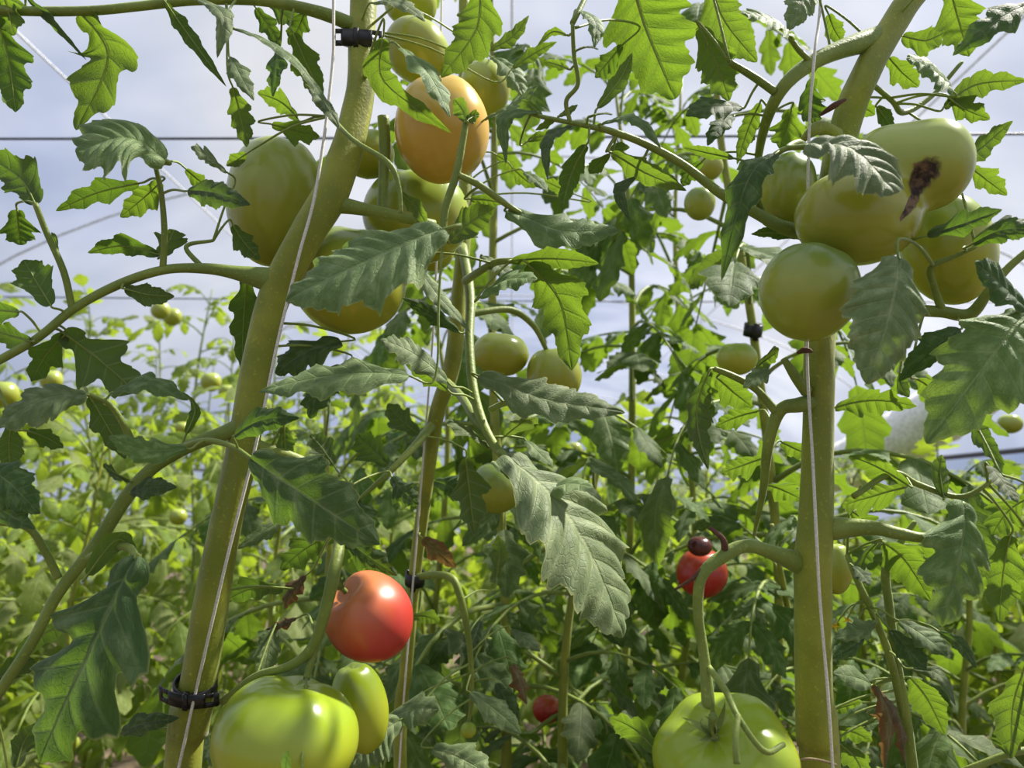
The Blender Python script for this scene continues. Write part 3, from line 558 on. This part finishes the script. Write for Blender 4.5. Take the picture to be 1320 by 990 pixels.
part('dry_stub', tube([P(905, 735, .51), P(890, 748, .51), P(870, 760, .515)], [.002, .0013, .0008], 7, 5, bump=.3), M_SCAB, C.root)
for pts, w in (([(1128, 882), (1142, 930), (1140, 992)], 26), ([(1132, 890), (1156, 935), (1166, 985)], 20)):
    C.leaf(pts, w, .6, 'F', mat=M_DRY, lobes=3, depth=.3, wav=.7, curl=.9, name='withered_leaf')

def flower(plant, x, y, d, size):
    c = P(x, y, d); s = size * d / F; rg = random.Random(x); ax = cdir((rg.uniform(-.5, .5), -.5, .7)).normalized(); q = ax.to_track_quat('Z', 'Y').to_matrix().to_4x4()
    v = merge(*[xform(sepal(rg, 1.2566 * k, s, s * .24, .4), Matrix.Translation(c) @ q) for k in range(5)])
    o = part('flower', v, M_FLOWER, plant.root, c); best = min(plant.sk, key=lambda k: (k[0] - c).length)[0]
    part('flower_stalk', tube([best, best.lerp(c, .5) + Vector((0, 0, .006)), c], [.0009, .0008, .0007], 6, 5), M_PET, o)
for x, y in ((1076, 806), (1092, 798), (1106, 800)): flower(C, x, y, .585, 9)

# ---------------------------------------------------------------- the large fruit
tomato(355, 258, 61, 86, .665, T_PALE, 'tall egg-shaped pale green tomato beside the leaning stem', (.1, 1, .1), 4, .02, 3)
tomato(450, 362, 75, 68, .645, T_GREEN, 'yellow-green tomato half covered by a broad grey-green leaf', (.2, 1, -.2), 5, .03, 4)
tomato(538, 278, 69, 62, .69, T_GREEN, 'yellow-green tomato directly under the orange one', (.1, 1, .2), 5, .03, 5)
tomato(570, 167, 63, 69, .625, T_ORANGE, 'orange-yellow ripening tomato with a curled leaf across it', (-.1, 1, -.1), 4, .035, 6)
tomato(537, 65, 44, 38, .70, T_PALE, 'pale green tomato above the orange one, beside the upper stem clip', (.5, .8, -.2), 5, .02, 7)
tomato(625, 114, 33, 37, .74, T_PALE, 'small pale green tomato behind the orange one', (0, 1, 0), 5, .02, 8)
tomato(530, 5, 34, 28, .765, T_LIME, 'bright green tomato topmost in the cluster with the orange one', (0, 1, 0), 5, .04, 9)
tomato(474, 198, 34, 32, .69, T_GREEN, 'yellow-green tomato tucked behind the leaning stem', (0, 1, 0), 5, .03, 10)
tomato(557, 320, 30, 30, .825, T_GREEN, 'small yellow-green tomato lowest in the cluster with the orange one', (0, 1, 0), 5, .02, 11)
tomato(645, 456, 37, 29, .83, T_PALE, 'small flattened green tomato beside the middle stem', (.1, 1, 0), 5, .02, 12)
tomato(714, 484, 36, 39, .82, T_PALE, 'small green tomato under a bright hanging leaf', (-.1, 1, 0), 5, .02, 13)
tomato(476, 795, 57, 59, .58, T_RED, 'pinkish red ripe tomato', (-.52, .70, .32), 3, .05, 14, cal=30, dimple=.34)
tomato(368, 952, 95, 78, .53, T_LIME, 'big lime green tomato resting under the red one', (.15, 1, -.15), 5, .035, 15)
tomato(464, 911, 36, 60, .612, T_LIME, 'narrow lime green tomato squeezed below the red one', (-.2, 1, 0), 4, .03, 16)
tomato(1012, 246, 38, 52, .59, T_OLIVE, 'small olive green tomato tucked behind the scarred one near the long side shoot', (.3, 1, 0), 5, .02, 17)
tomato(1222, 320, 56, 74, .575, T_GREEN, 'tall yellow-green tomato behind the narrow lobe of the scarred one', (-.3, 1, 0), 5, .02, 18)
tomato(1043, 376, 64, 64, .50, T_OLIVE, 'round dull green tomato hanging in front of the upright stem', (.3, 1, -.1), 5, .02, 19)
tomato(933, 980, 92, 66, .50, T_LIME, 'ribbed green tomato with curled sepals below the bent stalk', (-.36, .78, .5), 6, .055, 20, cal=46, dimple=.2)
# the misshapen fruit: two lobes grown together, a dark scar in the cleft
def scarred():
    d = .52; s = d / F; c = P(1138, 250, d)
    root = empty('tomato', c); tag(root, 'large misshapen pale tomato of two lobes with a brown scar', 'tomato')
    ex, ey, ez = cdir((1, 0, 0)), cdir((0, 1, 0)), cdir((0, 0, 1))
    ell = [((-33, -30, 0), (78, 62, 66)), ((60, 36, 4), (46, 57, 60)), ((14, 45, -6), (50, 44, 52))]
    def sdf(p):
        r = None
        for q, rad in ell:
            k = Vector(((p.x - q[0]) / rad[0], (p.y - q[1]) / rad[1], (p.z - q[2]) / rad[2])); v = (k.length - 1) * min(rad)
            if r is None: r = v
            else: h = max(22 - abs(r - v), 0) / 22; r = min(r, v) - h * h * 5.5
        return r
    nu, nv, V, Fc, al, sc = 160, 100, [], [], [], []
    for j in range(nv + 1):
        th = math.pi * j / nv
        for i in range(nu):
            a = 2 * math.pi * i / nu; dr = Vector((math.sin(th) * math.cos(a), math.cos(th), math.sin(th) * math.sin(a)))
            o = Vector((12, 6, -4)); lo, hi = 0, 160
            t = 160
            for _ in range(60):
                q = sdf(o + dr * t)
                if q < .15: break
                t -= q * .8
            p = o + dr * t
            ln = [Vector((30, 16)), Vector((24, 0)), Vector((18, -16)), Vector((-6, -46))]; q2 = Vector((p.x, p.y)); ds, kk = 1e9, 0
            for z in range(3):
                ab = ln[z + 1] - ln[z]; k = max(0, min(1, (q2 - ln[z]).dot(ab) / ab.length_squared)); e = (q2 - (ln[z] + ab * k)).length
                if e < ds: ds, kk = e, (z + k) / 3
            front = 1.0 if p.z > 5 else 0.0
            m = front * 1.25 * max(0, 1 - ds / (21 * (1 - kk) ** .7 + 4))
            p = p - dr * (front * 9 * math.exp(-(ds / 10) ** 2) * (1 - .6 * kk))
            V.append(ex * (p.x * s) + ey * (p.y * s) + ez * (p.z * s)); al.append(math.cos(th)); sc.append(min(1, m))
    for j in range(nv):
        for i in range(nu): i2 = (i + 1) % nu; Fc.append((j * nu + i, j * nu + i2, (j + 1) * nu + i2, (j + 1) * nu + i))
    me = new_mesh('fruit', V, Fc, T_PALE); fattr(me, 'along', al); fattr(me, 'scar', sc)
    me.flip_normals()
    link(bpy.data.objects.new('fruit', me), root)
scarred()

# ---------------------------------------------------------------- clips and twine
def ring(c, ax, u, w, r0, r1, h, seg=28):
    V, Fc = [], []
    for i in range(seg):
        a = 6.28319 * i / seg; e = u * math.cos(a) + w * math.sin(a)
        V += [c + e * r0 - ax * h, c + e * r1 - ax * h, c + e * r1 + ax * h, c + e * r0 + ax * h]
    for i in range(seg):
        j = (i + 1) % seg
        for k in range(4): k2 = (k + 1) % 4; Fc.append((i * 4 + k, i * 4 + k2, j * 4 + k2, j * 4 + k))
    return V, Fc, [(0, 0)] * len(V)
def clip(x, y, d, rpx, ang, label, tabs=True):
    c = P(x, y, d); s = d / F; root = empty('stem_clip', c); tag(root, label, 'plant clip')
    ax = cdir((math.sin(ang), math.cos(ang), .30)).normalized(); u = cdir((math.cos(ang), -math.sin(ang), 0)); u = (u - ax * u.dot(ax)).normalized(); w = ax.cross(u)
    if w.dot(cdir((0, 0, 1))) < 0: w = -w
    part('clip_ring', ring(c, ax, u, w, rpx * s, (rpx + 3) * s, 8 * s), M_CLIP, root, c)
    part('hinge', box(c + w * (rpx + 3) * s, u * 3.2 * s, w * 2.5 * s, ax * 11 * s), M_CLIP, root, c)
    if tabs:                                            # curved front band, a slot near each end
        R0 = (rpx + 3) * s; hh = 10 * s; half = (rpx + 14) * s
        def at(q): e = abs(q) / half; return c + u * q + w * (R0 * (1.06 - .42 * e * e))
        def slab(q0, q1, h0, h1, n):
            V, Fc = [], []
            for k in range(n + 1):
                p = at(q0 + (q1 - q0) * k / n)
                V += [p + ax * h0, p + ax * h1, p + ax * h1 + w * 2.4 * s, p + ax * h0 + w * 2.4 * s]
            for k in range(n):
                for m in range(4): m2 = (m + 1) % 4; Fc.append((k * 4 + m, k * 4 + m2, k * 4 + 4 + m2, k * 4 + 4 + m))
            Fc += [(3, 2, 1, 0), (n * 4, n * 4 + 1, n * 4 + 2, n * 4 + 3)]
            return V, Fc, [(0, 0)] * len(V)
        a0, a1 = half * .62, half * .86
        its = [slab(-a0, a0, -hh, hh, 14)]
        for sg in (-1, 1): its += [slab(sg * a1, sg * half, -hh, hh, 3), slab(sg * a0, sg * a1, hh * .45, hh, 3), slab(sg * a0, sg * a1, -hh, -hh * .35, 3)]
        part('clip_band', merge(*its), M_CLIP, root, c)
        part('catch', box(c + w * (R0 * 1.06 + 3 * s), u * 3 * s, w * 1.6 * s, ax * 11.5 * s), M_CLIP, root, c)
clip(252, 884, .57, 24, .10, 'black plastic stem clip with slotted tabs beside the big lime tomato')
clip(464, 52, .63, 18, .05, 'black plastic stem clip below the arching top branch')
clip(535, 745, .79, 10, .1, 'small black clip on the thin middle stem', False)
def twine(pts, px, label):
    w = [P(*p) for p in pts]; r = [.5 * px * p[2] / F for p in pts]
    o = bpy.data.objects.new('support_twine', new_mesh('support_twine', *tube(w, r, 7, 8, 0, .12)[:2], M_TWINE)); link(o); tag(o, label, 'twine')
twine([(432, -260, .62), (430, 0, .60), (428, 90, .595), (408, 240, .575), (385, 330, .565), (358, 440, .56), (333, 560, .555), (300, 690, .548), (276, 790, .548), (262, 850, .552), (254, 884, .556), (247, 915, .553), (228, 1000, .548), (200, 1120, .55)], 4.2, 'white twine running along the thick leaning stem')
twine([(1075, -250, .60), (1058, 0, .57), (1050, 70, .545), (1043, 168, .545), (1041, 300, .552), (1041, 400, .546), (1041, 480, .532), (1048, 600, .52), (1056, 760, .515), (1066, 880, .512), (1074, 1000, .512), (1080, 1120, .515)], 4.0, 'white twine running along the thick upright stem')
twine([(572, -200, .80), (566, 200, .77), (560, 400, .765), (548, 560, .765), (541, 650, .768), (533, 745, .775), (522, 880, .785), (514, 1000, .785)], 2.6, 'pale twine running along the thin middle stem')
M_TWINE = simple('string_brown', (.30, .22, .12), .8, scale=900)
twine([(1022, 982, .515), (1040, 978, .512), (1058, 980, .512), (1078, 986, .515)], 3, 'brown string tied round the upright stem near its foot')

# ---------------------------------------------------------------- plants behind
def compound(rng, R, nu, nv, droop=1.0):
    """one feathered leaf along +X: rachis and its leaflets, each (verts, faces, uv)"""
    e0, e1 = rng.uniform(.25, .7), -rng.uniform(.4, 1.0) * droop
    pts = [Vector((0, 0, 0))]; dirs = []; n = 10; sw = rng.uniform(-.4, .4)
    for i in range(n):
        e = e0 + (e1 - e0) * i / (n - 1); az = sw * i / n
        d = Vector((math.cos(e) * math.cos(az), math.cos(e) * math.sin(az), math.sin(e))); dirs.append(d); pts.append(pts[-1] + d * (R / n))
    rach = tube(pts[::2] + ([] if n % 2 == 0 else [pts[-1]]), [R * .013, R * .011, R * .010, R * .008, R * .006, R * .004], 6, 2)
    lets = []
    def put(i, yaw, L, W):
        v = local_blade(L, W, nu, nv, rng, droop=rng.uniform(.1, .5), lobes=rng.choice((3, 3.5, 4)), depth=rng.uniform(.2, .5), fold=rng.uniform(0, .3), curl=rng.uniform(.1, .4), wav=rng.uniform(.1, .25))
        d = dirs[min(i, n - 1)]; yaw0 = math.atan2(d.y, d.x)
        M = Matrix.Translation(pts[i]) @ Matrix.Rotation(yaw0 + yaw, 4, 'Z') @ Matrix.Rotation(-math.asin(d.z) * .6 + rng.uniform(0, .5), 4, 'Y') @ Matrix.Rotation(rng.uniform(-.4, .4), 4, 'X')
        lets.append((pts[i], xform(v, M)))
    for i, k in ((4, .8), (6, 1.0), (8, .9)):
        for sg in (-1, 1):
            if rng.random() < .93: put(i, sg * rng.uniform(.8, 1.3), R * .36 * k * rng.uniform(.8, 1.15), R * .2 * k * rng.uniform(.85, 1.2))
    for i in (5, 7):
        for sg in (-1, 1):
            if rng.random() < .5: put(i, sg * rng.uniform(1.0, 1.5), R * .12, R * .08)
    put(10, rng.uniform(-.15, .15), R * .42, R * .27)
    return rach, lets
rng = random.Random(11)
MIDPOOL = []
for k in range(10):
    rach, lets = compound(rng, .30, 18, 4)
    MIDPOOL.append((new_mesh('leaf', *rach[:2], M_PET, rach[2]), [(p, new_mesh('leaflet', [q - p for q in v[0]], v[1], M_LEAF, v[2])) for p, v in lets]))
FARPOOL = []; ROWPOOL = []
for k in range(12):
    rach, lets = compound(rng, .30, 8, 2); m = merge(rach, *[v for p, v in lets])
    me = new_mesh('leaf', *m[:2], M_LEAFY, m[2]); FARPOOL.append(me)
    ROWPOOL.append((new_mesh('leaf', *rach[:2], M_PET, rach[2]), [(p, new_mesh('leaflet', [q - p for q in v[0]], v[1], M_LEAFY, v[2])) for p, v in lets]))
STEMS = {}
def grow(x, y, h, n, pool, label, group, seed, near, lo=.3, scale=1.0, stem_r=.0078, lean=(0, 0)):
    r = random.Random(seed); base = Vector((x, y, 0)); root = empty('tomato_plant', base); tag(root, label, 'tomato plant', group)
    pts = [Vector((lean[0] * t + r.uniform(-.03, .03), lean[1] * t + r.uniform(-.03, .03), h * t)) for t in [k / 6 for k in range(7)]]
    pts[0] = Vector((0, 0, -.04))
    t = tube(pts, [stem_r * q for q in (1, 1, .95, .9, .85, .7, .35)], 8, 5)
    link(bpy.data.objects.new('main_stem', new_mesh('main_stem', t[0], t[1], M_STEM if near else M_STEMF, t[2])), root)
    sp = spline(pts, 10); STEMS[label] = [base + q for q in sp]; az = r.uniform(0, 6.28)
    for k in range(n):
        tt = lo / h + (1 - lo / h) * (k + r.uniform(0, .6)) / n; p = sp[min(60, int(tt * 60))]
        az += 2.4 + r.uniform(-.3, .3); sc = scale * r.uniform(.75, 1.2) * (1.0 if tt < .8 else 1.25 - tt * .6)
        mt = Matrix.Rotation(az, 4, 'Z') @ Matrix.Rotation(r.uniform(-.3, .5) if tt < .9 else -r.uniform(.2, .9), 4, 'Y') @ Matrix.Scale(sc, 4)
        if near:
            rm, lets = r.choice(pool); o = bpy.data.objects.new('leaf', rm); link(o, root); o.matrix_local = Matrix.Translation(p) @ mt
            for q, lm in lets: c = bpy.data.objects.new('leaflet', lm); link(c, o); c.location = q
        else:
            o = bpy.data.objects.new('leaf', r.choice(pool)); link(o, root); o.matrix_local = Matrix.Translation(p) @ mt
    return root
G2 = 'tomato plants close behind the front row'
def near(px, d, h, n, label, seed, **k): p = P(px, 640, d); return grow(p.x, p.y, h, n, MIDPOOL, label, None, seed, True, **k)
near(1000, 1.12, 2.25, 34, 'leafy tomato plant with a small black clip, behind the scarred fruit', 21, lean=(-.04, 0), lo=.5)
near(800, 1.45, 2.15, 34, 'leafy tomato plant in the gap between the two thick stems', 22, lo=.4)
near(650, 1.15, 2.20, 34, 'tomato plant behind the small pair of green fruit', 23, lo=.5)
near(1235, 1.45, 1.28, 26, 'low tomato plant behind the twin green side shoots', 24)
near(430, 1.25, 1.40, 26, 'low shaded tomato plant behind the red fruit', 25)
near(880, 1.70, 2.25, 32, 'slender tomato plant behind the bent fruit stalk', 26, lo=.4)
near(560, 1.65, 1.75, 30, 'tomato plant behind the thin middle stem and its small clip', 27)
near(1110, 1.75, 1.30, 28, 'low tomato plant directly behind the upright stem', 28)
near(745, 1.05, 1.30, 24, 'short shaded tomato plant below the long hanging leaf', 29, lo=.3)
near(1000, 1.00, 1.22, 20, 'short tomato plant between bent fruit stalk and upright stem', 30, lo=.3)
k = 0
ROWS = ('nearest', 'second', 'third', 'fourth', 'fifth', 'sixth', 'rearmost')
for row, (y, hl, hr, step) in enumerate(((2.15, 1.45, 1.45, .40), (2.7, 1.68, 1.5, .40), (3.3, 2.1, 1.55, .42), (4.0, 2.22, 1.62, .45), (4.9, 2.2, 1.7, .50), (6.0, 2.15, 1.72, .55), (7.6, 2.1, 1.8, .65))):
    x = -.74 * y - .25
    while x < .74 * y + .25:
        r = random.Random(k * 13 + 5); h = hl if x < -.1 * y else hr if x < .3 * y else min(hr, 1.18 + .035 * y) - (.22 if 3.5 < y < 5.5 and x > .36 * y else 0)
        if abs(x) < HW - .4: grow(x + r.uniform(-.08, .08), y + r.uniform(-.12, .12), h + r.uniform(-.12, .1), 30 if y < 3 else 34 if y < 3.5 else 24, ROWPOOL if y < 3 else FARPOOL, 'tomato plant in the %s of the dense crop rows behind' % ROWS[row], 'tomato plants of the %s row behind' % ROWS[row], 100 + k, y < 3, lo=.25 if y < 3.5 else .5, scale=1.15)
        x += step; k += 1
for q, (x, y) in enumerate(((1.52, 1.42), (1.62, 1.78), (1.80, 2.10), (2.02, 2.42), (1.95, 1.60), (2.30, 2.70))):
    grow(x, y, 2.15, 34, FARPOOL, 'tall tomato plant shading the low plants behind the twin side shoots', 'tall tomato plants beside the low ones', 400 + q, False, lo=.3, scale=1.1)
# fruit further back
lone = [(915, 215, 17, 17, .95, T_PALE, 'small pale tomato above the long side shoot'), (902, 262, 20, 22, 1.0, T_OLIVE, 'dull green tomato under the long side shoot'), (640, 628, 34, 34, .92, T_OLIVE, 'shaded dull green tomato behind the long hanging leaf'), (950, 462, 26, 22, 1.0, T_GREEN, 'yellow-green tomato beside the clip on the stem behind'),
        (905, 738, 33, 32, 1.0, T_FRED, 'ripe red tomato behind the bent fruit stalk'), (902, 704, 16, 13, .94, T_MAROON, 'small dark maroon tomato sitting on the red one behind the bent stalk'), (1078, 732, 20, 34, .66, T_PALE, 'pale tomato peeping out behind the upright stem'), (705, 914, 19, 18, 1.2, T_FRED, 'shaded red tomato low among the middle leaves'), (604, 941, 10, 10, .78, T_LIME, 'tiny green tomato hanging from a thin drooping stalk'), (1302, 546, 15, 13, 1.7, T_PALE, 'pale tomato above the low plants by the white roll')]
for i, (x, y, rx, ry, d, m, lb) in enumerate(lone): tomato(x, y, rx, ry, d, m, lb, (0, 1, 0), 5, .02, 30 + i, hi=False)
for i, (x, y, r, d) in enumerate([(207, 400, 12, 3.0), (222, 408, 12, 3.16), (5, 508, 18, 2.2), (66, 490, 14, 2.4), (272, 492, 13, 2.7), (292, 505, 10, 2.9), (230, 666, 11, 2.4), (235, 552, 9, 2.6), (90, 960, 12, 2.2), (740, 580, 11, 2.6)]):
    tomato(x, y, r, r, d, T_PALE, 'small pale green tomato in the sunlit rows behind', (0, 1, 0), 5, .02, 60 + i, hi=False, group='small tomatoes in the rows behind')
def pix(p): q = RX.transposed() @ (p - CAM); return 660 - F * q.x / q.z, 495 + F * q.y / q.z, -q.z
x, y, d = min((pix(p) for p in STEMS['leafy tomato plant with a small black clip, behind the scarred fruit']), key=lambda q: abs(q[1] - 415))
clip(x, y, d, 9, .05, 'small black clip on the stem behind the dull green tomato', False)
